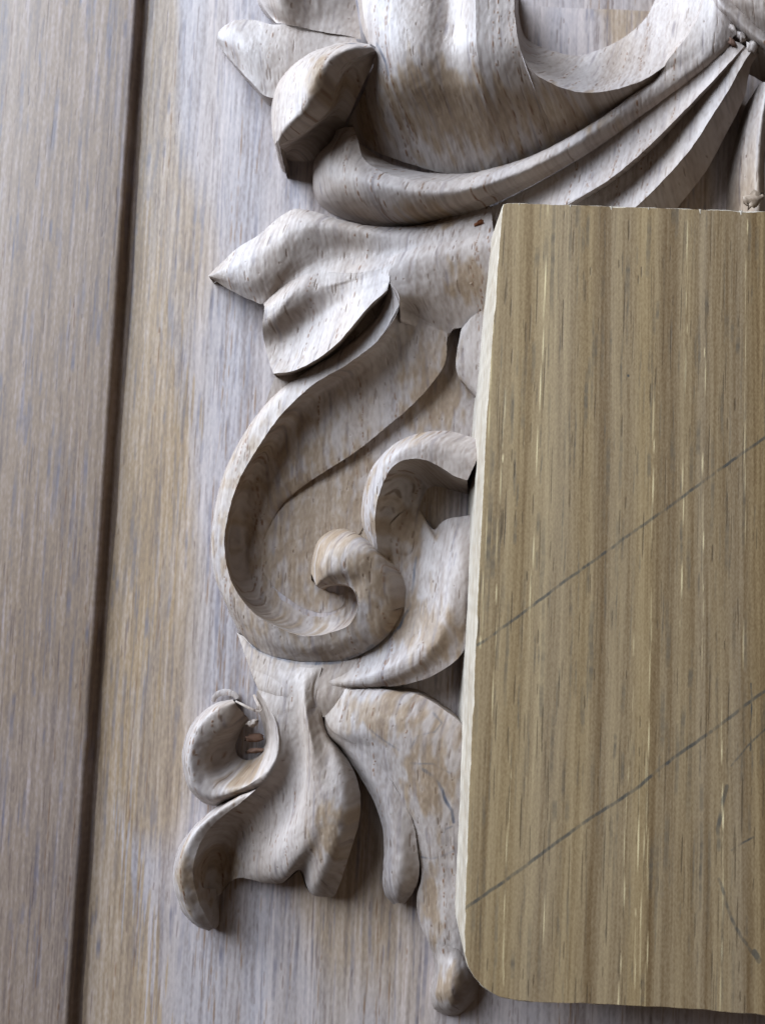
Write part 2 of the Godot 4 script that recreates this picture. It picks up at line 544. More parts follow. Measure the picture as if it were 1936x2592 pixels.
# ------------------------------------------------------------------ the flat block
func build_block() -> void:
	var root := Node3D.new()
	root.name = "flat_block"
	root.position = Vector3(25, -110, 0) * MM
	add_child(root)
	var top := 34.0
	var edge := []      # outline of the top, from the upper right corner round the left to the lower right
	var raw := [
		965,766,912,766,681,763,485,761,319,759,274,758,264,754,261,746,251,520,241,221,
		239,-5,236,-228,235,-448,233,-665,234,-879,235,-1017,237,-1047,247,-1078,263,-1101,281,-1119,
		303,-1133,325,-1143,368,-1151,467,-1150,562,-1148,779,-1150,943,-1158,993,-1161,
	]
	for k in range(0, raw.size(), 2): edge.append(Vector2(raw[k], raw[k + 1]) * 0.1)
	var line := []
	for k in edge.size() - 1:
		var n := maxi(1, int(edge[k].distance_to(edge[k + 1]) / 0.6))
		for s in n: line.append(edge[k].lerp(edge[k + 1], float(s) / n))
	line.append(edge[-1])
	# face: from the arris to the far side, strips of the block's own sheet
	var face := Sheet.new()
	var inner := []
	var arris := []
	var low := []
	var foot := []
	var mid := Vector2(70, -20)
	for i in line.size():
		var p: Vector2 = line[i]
		var t: Vector2 = (line[mini(i + 1, line.size() - 1)] - line[maxi(i - 1, 0)]).normalized()
		var out := Vector2(t.y, -t.x)
		if out.dot(p - mid) < 0: out = -out
		var rag: float = absf(warp.get_noise_2d(p.x * 6.0 + 3.0, p.y * 6.0)) * 0.22 + maxf(0.0, warp.get_noise_2d(p.x * 0.8 + 40.0, p.y * 0.8) - 0.15) * 0.9
		var cut := 0.12 + rag * 0.7
		inner.append(Vector3(p.x - out.x * cut, p.y - out.y * cut, top))
		var j: float = warp.get_noise_2d(p.y * 2.0, p.x * 2.0 + 9.0) * 0.15
		arris.append(Vector3(p.x + out.x * j, p.y + out.y * j, top - cut * 0.9 - 0.1))
		low.append(Vector3(p.x + out.x * (j + 0.05), p.y + out.y * (j + 0.05), top * 0.5))
		foot.append(Vector3(p.x, p.y, -0.5))
	var poly := PackedVector2Array()
	for p in inner: poly.append(Vector2(p.x, p.y))
	poly.append(Vector2(130, inner[-1].y))
	poly.append(Vector2(130, inner[0].y))
	var tri := Geometry2D.triangulate_polygon(poly)
	for p in poly:
		face.v.append(Vector3(p.x, p.y, top) * MM)
		face.n.append(Vector3.BACK)
		face.t.append(Vector2((p.x - 15.0) / 120.0, (90.0 - p.y) / 220.0))
	for k in range(0, tri.size(), 3):
		var a := poly[tri[k]]
		var area2 := (poly[tri[k + 1]] - a).cross(poly[tri[k + 2]] - a)
		face.f.append_array([tri[k], tri[k + 2], tri[k + 1]] if area2 > 0.0 else [tri[k], tri[k + 1], tri[k + 2]])
	var o := put("planed_face", face.mesh(), M.block, root)
	o.position = -root.position
	var side := Sheet.new()
	grid(side, flat_rows([inner, arris]))
	grid(side, flat_rows([arris, low, foot]))
	o = put("sawn_edge", side.mesh(), M.sawn, root)
	o.position = -root.position
	var rest := Sheet.new()
	var last: Vector3 = foot[-1]
	var first: Vector3 = foot[0]
	grid(rest, [PackedVector3Array([Vector3(130, first.y, top), Vector3(130, last.y, top)]), PackedVector3Array([Vector3(130, first.y, -0.5), Vector3(130, last.y, -0.5)])])
	o = put("far_side", rest.mesh(), M.block, root)
	o.position = -root.position
	# torn fibres standing along the upper edge
	for k in 6:
		var x := 31.0 + k * 11.0 + rng.randf_range(-2.5, 2.5)
		var y := 76.0 + (x - 26.0) * 0.012
		var hgt := rng.randf_range(0.5, 1.5)
		var wd := rng.randf_range(0.2, 0.6)
		var c := Sheet.new()
		var e := y - 0.25
		grid(c, [PackedVector3Array([Vector3(x - wd, e, top - 0.02), Vector3(x - wd * 0.5, e - hgt * 0.5, top - 0.02), Vector3(x, e - hgt, top + 0.01)]), PackedVector3Array([Vector3(x, e, top + 0.14), Vector3(x, e - hgt * 0.5, top + 0.12), Vector3(x, e - hgt, top + 0.02)]), PackedVector3Array([Vector3(x + wd, e, top - 0.02), Vector3(x + wd * 0.4, e - hgt * 0.5, top - 0.02), Vector3(x, e - hgt, top + 0.01)])])
		o = put("torn_fibre", c.mesh(), M.sawn, root)
		o.position = -root.position
	tag(root, "raised flat oak block with pencil lines and a rounded lower corner", "wood block")

# ------------------------------------------------------------------ the carving
func build_carving() -> void:
	var root := Node3D.new()
	root.name = "acanthus_carving"
	add_child(root)
	tag(root, "carved oak acanthus scrollwork with curling leaves beside the flat block", "wood carving")
	var made := {}
	for c in cuts_top() + cuts_middle() + cuts_scroll() + cuts_low():
		var parent: Node = made[c[1]] if c[1] else root
		var o := carved(c[0], parent, c[3], c[2], M.carve)
		if not made.has(c[0]): made[c[0]] = o

func cuts_top() -> Array:
	return [
		["flat_leaf", "", [1, 4], [
			[-528,1326,0,-495,1285,0,-457,1242,0,-413,1195,0,-380,1164,0,-321,1150,0,-254,1159,0,-166,1186,0],
			[-532,1311,50,-498,1270,60,-461,1228,70,-418,1181,80,-385,1150,80,-325,1136,90,-259,1145,100,-172,1172,100],
			[-527,1320,65,-484,1292,85,-442,1268,100,-396,1244,105,-350,1223,105,-295,1209,105,-229,1220,110,-153,1241,120],
			[-524,1344,60,-481,1341,85,-434,1323,95,-382,1302,105,-331,1290,110,-276,1287,110,-211,1290,105,-127,1276,110],
			[-520,1358,50,-485,1368,70,-432,1368,80,-368,1344,100,-324,1342,105,-269,1348,100,-198,1347,90,-136,1326,90],
			[-520,1358,0,-485,1368,0,-432,1368,0,-368,1344,0,-324,1342,0,-269,1348,0,-198,1347,0,-136,1326,0],
		]],
		["upper_leaf", "", [1], [
			[-438,1497,0,-428,1466,0,-407,1436,0,-371,1392,30],
			[-419,1456,60,-407,1426,60,-386,1393,70,-359,1355,90],
			[-341,1398,150,-332,1369,140,-319,1349,130,-302,1332,115],
			[-282,1422,120,-275,1388,113,-264,1359,105,-246,1328,105],
			[-214,1445,90,-206,1406,90,-196,1372,90,-177,1323,100],
			[-147,1469,60,-138,1430,60,-129,1377,70,-119,1318,90],
		]],
		["upper_leaf_edge", "upper_leaf", [1], [
			[-141,1477,50,-131,1421,60,-120,1359,80,-96,1282,120],
			[-121,1409,150,-115,1361,150,-105,1314,150,-91,1271,145],
			[-74,1383,190,-72,1334,190,-72,1291,185,-74,1249,170],
		]],
		["turned_leaf", "", [4], [
			[-75,1369,210,-73,1310,210,-74,1254,195,-80,1206,155,-106,1158,100,-135,1121,60,-158,1089,20],
			[-18,1362,225,-15,1271,240,-14,1211,232,-21,1157,195,-32,1114,135,-56,1077,75,-90,1041,25],
			[55,1365,225,58,1261,245,62,1188,240,66,1131,200,66,1090,135,57,1042,75,36,996,25],
			[115,1382,205,115,1290,220,115,1210,235,130,1139,210,142,1083,145,145,1027,80,138,972,30],
			[179,1330,285,183,1254,280,190,1192,270,211,1123,225,234,1076,155,250,1030,95,254,978,45],
			[230,1335,280,236,1257,280,257,1184,270,291,1125,220,324,1086,155,348,1046,105,359,1010,60],
			[278,1338,280,284,1275,280,297,1205,275,335,1143,230,380,1108,170,420,1073,115,444,1047,75],
		]],
		["curled_lip", "turned_leaf", [1], [
			[-100,1281,0,-148,1285,0,-200,1272,0,-265,1248,0,-320,1212,0,-351,1182,0,-362,1140,0,-363,1093,0,-358,1053,0,-349,1017,0],
			[-100,1281,130,-148,1285,130,-200,1272,130,-265,1248,120,-320,1212,100,-351,1182,80,-362,1140,70,-363,1093,60,-358,1053,60,-349,1017,60],
			[-93,1247,180,-139,1231,205,-183,1200,230,-238,1164,240,-278,1127,235,-303,1091,220,-317,1056,205,-326,1017,195,-331,990,185,-330,965,175],
			[-84,1228,200,-128,1202,235,-175,1165,260,-205,1123,275,-221,1082,280,-229,1045,280,-246,1013,270,-271,988,255,-299,973,230,-321,958,200],
			[-73,1226,190,-113,1193,215,-147,1163,230,-162,1138,235,-173,1100,235,-180,1065,230,-193,1032,225,-231,997,215,-273,971,205,-318,951,190],
		]],
		["lip_end", "turned_leaf", [], [
			[-349,1017,60,-330,965,175,-321,958,200,-318,951,190],
			[-350,1022,0,-330,970,0,-317,961,0,-314,953,0],
		]],
		["curl_hollow", "turned_leaf", [0], [
			[-73,1226,190,-113,1193,215,-147,1163,230,-162,1138,235,-173,1100,235,-180,1065,230,-193,1032,225,-231,997,215,-273,971,205,-318,951,190],
			[-76,1239,155,-109,1210,155,-135,1184,150,-146,1161,140,-154,1136,125,-164,1113,105,-180,1091,80,-214,1060,50,-263,1022,40,-322,995,30],
			[-79,1212,155,-100,1178,135,-114,1155,115,-125,1140,100,-135,1122,80,-149,1106,55,-165,1086,25,-199,1043,10,-249,1007,0,-333,1000,0],
		]],
		["lip_end", "turned_leaf", [], [
			[-318,951,190,-322,995,30,-333,1000,0],
			[-318,951,-3,-322,995,-3,-333,1000,-3],
		]],
		["leaf_underside", "turned_leaf", [], [
			[297,1205,275,313,1172,268,342,1141,260,394,1119,250,454,1111,235,516,1123,215,582,1147,200,645,1185,180,690,1220,165],
			[341,1143,220,379,1119,190,408,1107,180,441,1100,175,490,1101,170,539,1113,165,599,1140,160,653,1179,155,695,1219,155],
			[400,1084,145,417,1076,140,445,1074,135,477,1079,135,520,1097,135,562,1114,140,608,1140,145,656,1178,150,696,1218,153],
			[444,1047,75,457,1056,80,477,1064,90,505,1077,110,540,1098,120,575,1118,130,615,1142,140,660,1176,148,700,1218,150],
		]],
		["scoop", "", [2], [
			[278,1338,280,284,1270,280,297,1205,275,313,1172,268,342,1141,260,394,1119,250,454,1111,235,516,1123,215,582,1147,200,661,1192,180,727,1252,170,775,1318,165,808,1385,160,823,1446,160],
			[303,1435,140,309,1363,140,323,1307,140,352,1263,145,394,1231,150,437,1202,155,487,1193,150,538,1199,140,593,1216,135,653,1252,130,708,1306,125,745,1365,125,770,1421,120,780,1472,120],
			[327,1526,10,333,1450,10,355,1393,10,392,1368,15,433,1350,25,475,1334,35,511,1335,35,554,1352,35,601,1375,35,649,1410,35,685,1448,35,709,1490,30,719,1514,30,726,1531,30],
			[327,1526,0,333,1450,0,355,1393,0,392,1368,0,433,1350,0,475,1334,0,511,1335,0,554,1352,0,601,1375,0,649,1410,0,685,1448,0,709,1490,0,719,1514,0,726,1531,0],
		]],
		["finger_leaf", "", [1], [
			[-146,1122,0,-135,1090,10,-96,1046,15,-37,999,30,48,970,40,137,961,50,224,962,70,331,988,90,425,1027,110,527,1087,130,629,1164,145,698,1218,155,711,1263,150,762,1333,145,796,1400,140,811,1460,140],
			[-128,1063,90,-114,1009,130,-97,949,150,-52,911,160,22,888,165,110,883,165,216,901,165,321,941,165,415,992,165,519,1063,165,624,1149,165,697,1212,163,714,1247,176,764,1316,171,798,1382,167,813,1441,167],
			[-149,1057,100,-140,1001,145,-142,943,165,-107,888,180,-5,850,185,100,844,180,210,866,178,320,911,175,417,965,173,521,1039,170,629,1127,167,727,1214,170,772,1249,178,811,1302,185,833,1362,188,844,1427,190],
			[-165,1057,90,-165,1008,128,-185,941,155,-156,866,165,-19,817,155,103,820,150,221,852,150,319,895,150,419,949,150,527,1021,153,638,1108,155,745,1196,168,794,1233,178,832,1288,187,854,1350,190,862,1425,193],
			[-179,1073,50,-185,1028,80,-222,968,95,-210,868,105,-51,804,95,101,815,100,229,853,110,328,895,115,425,947,123,534,1018,130,646,1102,142,760,1192,155,817,1237,165,857,1287,180,874,1348,186,882,1428,190],
			[-185,1096,0,-195,1066,0,-241,1008,0,-231,891,0,-63,813,20,99,815,50,237,848,90,330,890,105,428,944,118,537,1015,126,647,1099,140,766,1194,146,838,1253,158,876,1290,170,894,1342,180,903,1436,180],
		]],
		["flute", "finger_leaf", [0, 3], [
			[0,783,20,99,795,60,247,848,80,332,893,93,430,948,106,539,1020,115,651,1105,128,766,1194,146,871,1281,170,888,1318,165],
			[69,729,50,176,765,80,304,828,90,371,874,100,469,928,112,578,998,122,686,1085,134,784,1176,150,877,1268,173,900,1310,168],
			[166,653,120,249,715,125,362,797,140,423,831,150,514,882,163,615,955,170,701,1036,174,801,1154,176,883,1255,180,914,1303,170],
			[210,622,120,284,695,125,396,793,140,464,842,158,562,905,173,657,991,180,727,1067,182,820,1173,182,885,1251,184,920,1296,172],
		]],
		["flute", "finger_leaf", [1], [
			[210,622,120,284,695,125,396,793,140,464,842,158,562,905,173,657,991,180,727,1067,182,820,1173,182,885,1251,184,920,1296,172],
			[226,643,60,321,722,70,421,807,82,494,865,96,597,935,110,694,1022,122,759,1096,132,841,1189,153,894,1255,174,927,1297,166],
			[312,640,80,395,719,88,500,804,98,568,859,112,664,943,126,739,1025,138,793,1097,150,858,1180,166,904,1249,177,934,1293,170],
			[410,624,140,492,708,146,584,792,150,640,840,156,734,941,170,794,1022,174,836,1095,178,881,1174,178,915,1242,182,942,1287,173],
		]],
		["flute", "finger_leaf", [2], [
			[410,624,140,492,708,146,584,792,150,640,840,156,734,941,170,794,1022,174,836,1095,178,881,1174,178,915,1242,182,942,1287,173],
			[493,642,100,576,727,105,670,812,110,716,861,115,797,965,126,850,1056,132,882,1120,140,908,1178,158,929,1248,170,955,1289,163],
			[603,663,50,676,748,60,753,833,70,784,884,80,856,987,90,903,1086,100,927,1138,110,942,1185,130,947,1254,155,970,1291,150],
			[584,660,0,656,744,0,734,828,0,765,878,0,838,980,0,886,1076,0,909,1130,0,922,1181,0,928,1247,0,950,1288,0],
		]],
		["wrapped_band", "", [1, 3], [
			[819,1446,60,835,1396,60,875,1358,60,927,1319,60,991,1280,60,1042,1256,60],
			[819,1446,170,835,1396,175,875,1358,175,927,1319,170,991,1280,165,1042,1256,160],
			[831,1426,200,845,1385,205,882,1353,205,929,1315,200,988,1277,195,1038,1254,190],
			[863,1434,190,874,1405,195,907,1373,195,950,1338,190,1003,1302,185,1053,1278,180],
			[881,1407,230,897,1386,230,922,1363,230,956,1337,230,1008,1311,220,1045,1285,220],
			[947,1390,260,957,1379,260,968,1367,260,989,1349,260,1015,1328,260,1051,1315,250],
		]],
		["upright_leaf", "", [1, 3], [
			[995,1225,0,975,1153,0,958,1065,0,947,975,0,949,864,0,950,765,0],
			[985,1224,120,965,1155,120,948,1067,120,937,977,120,940,865,120,940,766,120],
			[987,1203,170,977,1128,170,968,1042,170,965,954,170,969,845,170,971,748,170],
			[1014,1227,140,1004,1146,140,996,1059,140,993,970,140,997,859,140,998,761,140],
			[1064,1218,160,1060,1138,160,1055,1051,160,1057,963,160,1058,854,160,1060,756,160],
		]],
	]

func cuts_middle() -> Array:
	return [
		["pointed_leaf", "", [1], [
			[-512,632,0,-475,666,0,-432,707,0,-380,740,0,-327,787,0,-279,820,0,-218,814,0,-141,794,0,-42,785,0,67,796,0,152,820,0,260,855,0],
			[-515,636,55,-478,670,65,-434,711,75,-383,744,80,-330,792,85,-282,824,85,-222,818,85,-144,798,85,-45,789,75,65,801,70,151,825,80,259,860,85],
			[-509,629,70,-457,642,93,-401,666,110,-342,701,120,-279,742,125,-227,762,125,-162,759,120,-86,753,115,0,748,110,87,759,110,161,778,115,263,808,115],
			[-507,627,70,-437,610,92,-382,612,110,-329,640,115,-269,678,110,-204,703,102,-139,710,98,-63,704,102,13,712,110,93,730,120,167,748,125,266,771,125],
			[-508,628,60,-441,588,70,-384,563,75,-353,556,80,-304,603,85,-251,633,95,-190,641,105,-113,638,122,-38,649,132,35,674,136,120,699,137,268,743,136],
		]],
		["tip_edge", "pointed_leaf", [], [
			[-508,628,60,-476,608,65,-441,588,70,-411,573,73,-384,563,75,-353,556,80,-335,574,80],
			[-501,653,0,-470,634,0,-433,613,0,-403,598,0,-376,587,0,-348,581,0,-328,599,0],
		]],
		["folded_lobe", "pointed_leaf", [5], [
			[-11,660,133,-38,649,132,-113,638,122,-190,641,105,-251,633,95,-304,603,85,-353,556,80],
			[-9,637,142,-43,635,134,-116,626,122,-188,624,108,-242,615,108,-284,579,118,-345,529,116],
			[-9,620,149,-69,611,134,-152,599,113,-215,577,112,-268,542,122,-308,511,125,-348,492,115],
			[-10,608,151,-90,572,136,-150,552,108,-205,523,93,-259,487,88,-298,456,88,-342,439,90],
			[-12,596,153,-78,546,154,-131,506,136,-179,472,120,-232,433,108,-278,406,100,-326,389,100],
			[-14,585,154,-58,536,170,-102,477,172,-144,427,165,-200,384,152,-256,358,138,-310,351,125],
			[-11,600,10,-68,547,10,-110,489,10,-152,440,10,-207,397,10,-262,372,10,-315,365,10],
		]],
		["lobe_end", "pointed_leaf", [], [
			[-353,556,80,-345,529,116,-348,492,115,-342,439,90,-326,389,100,-310,351,125],
			[-343,563,0,-336,536,0,-338,498,0,-331,445,0,-315,394,0,-298,354,0],
		]],
		["lobe_end", "pointed_leaf", [], [
			[-190,641,105,-251,633,95,-304,603,85,-353,556,80],
			[-190,637,20,-251,628,20,-304,598,20,-352,551,20],
		]],
		["leaf_body", "pointed_leaf", [4], [
			[-21,685,112,8,698,117,34,707,118,77,725,120,119,735,122,194,753,125,281,774,126],
			[-13,660,136,9,668,138,35,674,138,77,686,139,120,699,139,194,720,139,281,745,138],
			[-11,615,148,33,612,139,64,619,134,100,626,131,134,633,129,198,643,127,281,657,124],
			[10,573,149,45,573,128,75,575,116,107,573,108,140,572,102,195,574,96,282,579,92],
			[21,547,140,31,557,92,58,549,73,105,527,65,158,505,54,176,514,63,280,524,70],
			[24,526,120,36,527,96,64,516,68,106,499,50,150,490,40,179,521,30,286,536,20],
			[20,535,0,36,537,0,64,526,0,106,509,0,149,500,0,180,531,0,286,546,0],
		]],
		["small_leaf", "", [1], [
			[205,520,0,199,478,0,196,441,0,197,408,0,205,384,0,223,360,0,252,325,0],
			[195,513,70,188,473,68,185,438,65,185,406,60,193,383,55,212,363,50,243,333,45],
			[223,545,85,217,492,76,215,449,72,215,411,68,221,387,63,231,359,58,251,328,50],
			[276,574,90,272,514,85,270,461,80,268,418,75,268,386,70,266,348,65,263,316,60],
		]],
	]

func cuts_scroll() -> Array:
	return [
		["scroll", "", [0], [
			[-7,611,149,16,576,150,19,547,140,-28,460,133,-110,388,125,-203,327,118,-284,242,115,-344,147,113,-386,65,110,-411,-30,113,-416,-123,115,-399,-193,118,-364,-252,126,-315,-298,134,-263,-323,142,-189,-344,144,-119,-331,145,-70,-304,147,-51,-258,148],
			[-17,604,135,-8,579,128,-17,551,120,-55,492,113,-129,427,105,-230,359,98,-312,281,96,-380,179,94,-422,91,92,-446,-14,94,-451,-124,96,-435,-203,98,-401,-270,104,-349,-324,110,-289,-357,121,-189,-377,132,-101,-361,134,-38,-323,137,-11,-264,139],
			[-28,615,80,-25,592,78,-34,563,75,-70,495,65,-143,433,55,-247,365,55,-328,289,55,-395,187,55,-436,94,55,-459,-11,55,-463,-123,55,-447,-205,55,-410,-276,70,-365,-337,86,-305,-384,98,-195,-401,110,-85,-386,113,1,-339,117,35,-268,121],
			[-35,634,10,-31,611,10,-39,581,10,-75,509,0,-149,443,0,-254,373,0,-336,294,0,-400,190,0,-441,98,0,-464,-9,0,-468,-122,0,-453,-205,0,-418,-281,0,-377,-352,30,-314,-397,85,-204,-418,95,-87,-410,95,20,-345,100,74,-258,72],
		]],
		["scroll_blade", "scroll", [4], [
			[19,547,140,-28,460,133,-110,388,125,-203,327,118,-284,242,115,-344,147,113,-386,65,110,-411,-30,113,-416,-123,115,-399,-193,118,-364,-252,126,-315,-298,134,-263,-323,142,-189,-344,144,-119,-331,145,-70,-304,147,-51,-258,148,-63,-219,150],
			[29,544,90,-15,458,78,-94,385,66,-185,324,54,-264,241,52,-325,149,50,-369,68,48,-398,-24,46,-407,-114,43,-394,-185,39,-361,-245,36,-313,-292,36,-263,-317,35,-189,-339,35,-121,-328,35,-74,-302,35,-54,-258,34,-66,-220,34],
			[55,536,72,20,451,62,-52,378,51,-136,316,41,-211,240,37,-273,154,34,-323,79,30,-364,-8,25,-383,-92,20,-378,-161,15,-354,-226,10,-310,-274,9,-260,-302,9,-192,-325,8,-128,-318,8,-83,-297,7,-64,-258,7,-72,-224,6],
			[105,520,64,86,437,55,28,365,45,-43,302,36,-110,237,32,-174,164,29,-237,98,25,-299,24,18,-337,-49,12,-349,-117,8,-339,-190,3,-304,-241,3,-256,-273,2,-196,-300,2,-142,-301,2,-101,-286,2,-82,-258,1,-86,-229,1],
			[157,504,52,155,423,46,112,351,40,55,286,34,-4,233,30,-69,174,26,-146,118,22,-230,57,14,-288,-3,6,-319,-70,2,-324,-152,-2,-297,-206,-2,-251,-242,-2,-200,-273,-2,-156,-282,-2,-120,-275,-2,-101,-257,-2,-100,-236,-2],
			[152,506,-5,150,425,-5,107,352,-5,49,287,-5,-10,234,-5,-75,174,-5,-152,117,-5,-235,54,-5,-292,-7,-5,-322,-75,-5,-326,-158,-5,-298,-212,-5,-252,-248,-5,-199,-279,-5,-152,-287,-5,-114,-278,-5,-95,-258,-5,-94,-233,-5],
		]],
		["scroll_floor", "scroll", [], [
			[141,509,2,133,428,2,86,355,2,24,291,2,-38,234,2,-102,171,2,-175,112,2,-252,46,2,-303,-18,2,-328,-85,2,-329,-164,2,-299,-217,2,-253,-252,2,-199,-281,2,-151,-288,2,-114,-278,2,-95,-258,2,-95,-234,2],
			[262,523,3,265,440,3,291,277,3,266,203,3,94,190,3,19,130,3,-23,61,3,-42,-7,3,-61,-63,3,-93,-86,3,-136,-122,3,-156,-167,3,-154,-200,3,-148,-221,3,-136,-232,3,-125,-231,3,-114,-236,3,-108,-236,3],
		]],
		["fold_hollow", "scroll", [], [
			[-13,593,95,-59,545,89,-99,491,83,-142,440,78,-192,399,72,-249,370,66,-313,358,60],
			[-12,582,80,-65,509,73,-131,444,67,-199,381,60,-263,314,53,-322,248,47,-371,187,40],
			[-8,579,120,-75,474,103,-174,396,94,-273,318,89,-352,220,87,-413,109,84,-446,-14,86],
		]],
		["scroll_eye", "scroll", [1], [
			[-59,-257,0,-63,-241,0,-72,-224,0,-91,-213,0,-116,-211,0,-140,-217,0,-154,-225,0],
			[-51,-258,148,-56,-237,147,-67,-218,144,-90,-205,140,-118,-204,130,-142,-209,120,-159,-218,110],
			[-11,-264,139,-20,-214,152,-42,-182,160,-76,-169,168,-119,-174,164,-147,-189,155,-166,-211,125],
			[35,-268,121,23,-188,136,-13,-129,152,-76,-112,168,-132,-126,162,-159,-157,150,-173,-199,115],
			[54,-263,101,51,-187,98,1,-119,105,-84,-75,120,-152,-97,120,-175,-141,105,-181,-184,95],
			[74,-258,72,73,-189,54,21,-130,40,-107,-53,30,-172,-86,20,-190,-152,15,-187,-201,15],
			[74,-258,0,73,-189,0,21,-130,0,-107,-53,0,-172,-86,0,-190,-152,0,-187,-201,0],
		]],
		["hooked_leaf", "", [1], [
			[2,-140,0,-24,-86,0,-45,-37,0,-47,37,0,-32,90,0,3,144,0,48,181,0,106,203,0,175,210,0,211,200,0,251,188,0],
			[-8,-139,75,-34,-84,90,-55,-35,100,-53,45,110,-38,99,120,0,154,125,48,191,125,109,213,120,179,219,110,214,210,110,254,198,110],
			[-5,-140,95,-21,-90,132,-34,-42,150,-30,17,162,-15,71,175,8,120,186,50,153,190,102,167,190,159,160,185,196,148,180,239,135,175],
			[0,-139,95,-12,-87,140,-18,-42,160,-17,4,170,-5,54,180,17,101,190,45,123,192,88,130,192,141,114,185,177,93,180,217,81,175],
		]],
		["hook_hollow", "hooked_leaf", [0], [
			[-2,-151,70,-12,-87,140,-18,-42,160,-17,4,170,-5,54,180,17,101,190,45,123,192,88,130,192,141,114,185,177,93,180,217,81,175],
			[11,-161,60,22,-89,90,20,-41,90,29,-3,80,46,39,70,64,73,60,83,92,50,107,98,45,145,91,45,184,82,50,229,72,60],
			[51,-174,40,84,-107,65,91,-58,55,97,-19,45,102,14,35,110,45,25,121,67,10,134,77,0,157,78,0,188,71,0,235,62,0],
		]],
		["bowed_leaf", "", [5], [
			[-19,-131,80,22,-161,72,50,-202,72,46,-259,78,16,-318,80,-30,-360,80,-97,-392,78,-213,-413,80],
			[20,-41,90,72,-119,66,109,-187,73,111,-250,82,91,-327,93,35,-389,100,-57,-437,105,-176,-458,110],
			[95,14,40,125,-78,55,146,-164,85,148,-242,105,127,-331,120,67,-398,124,-25,-447,120,-144,-470,116],
			[148,-44,40,171,-98,83,188,-162,115,188,-245,130,162,-339,135,103,-409,128,12,-456,120,-83,-478,113],
			[162,-26,50,197,-82,95,221,-160,120,221,-259,123,191,-355,116,136,-420,108,54,-461,103,-31,-477,103],
			[250,0,70,256,-79,90,258,-159,100,257,-264,95,229,-372,105,161,-431,105,75,-464,100,-8,-473,100],
			[235,2,0,241,-79,0,243,-159,0,243,-261,0,215,-366,0,147,-426,0,61,-462,0,-23,-473,0],
		]],
		["leaf_edge", "bowed_leaf", [], [
			[95,14,40,121,-15,40,148,-45,40,162,-28,50,208,-8,62,250,0,70],
			[89,4,0,119,-27,0,149,-57,0,163,-39,0,208,-20,0,250,-12,0],
		]],
	]

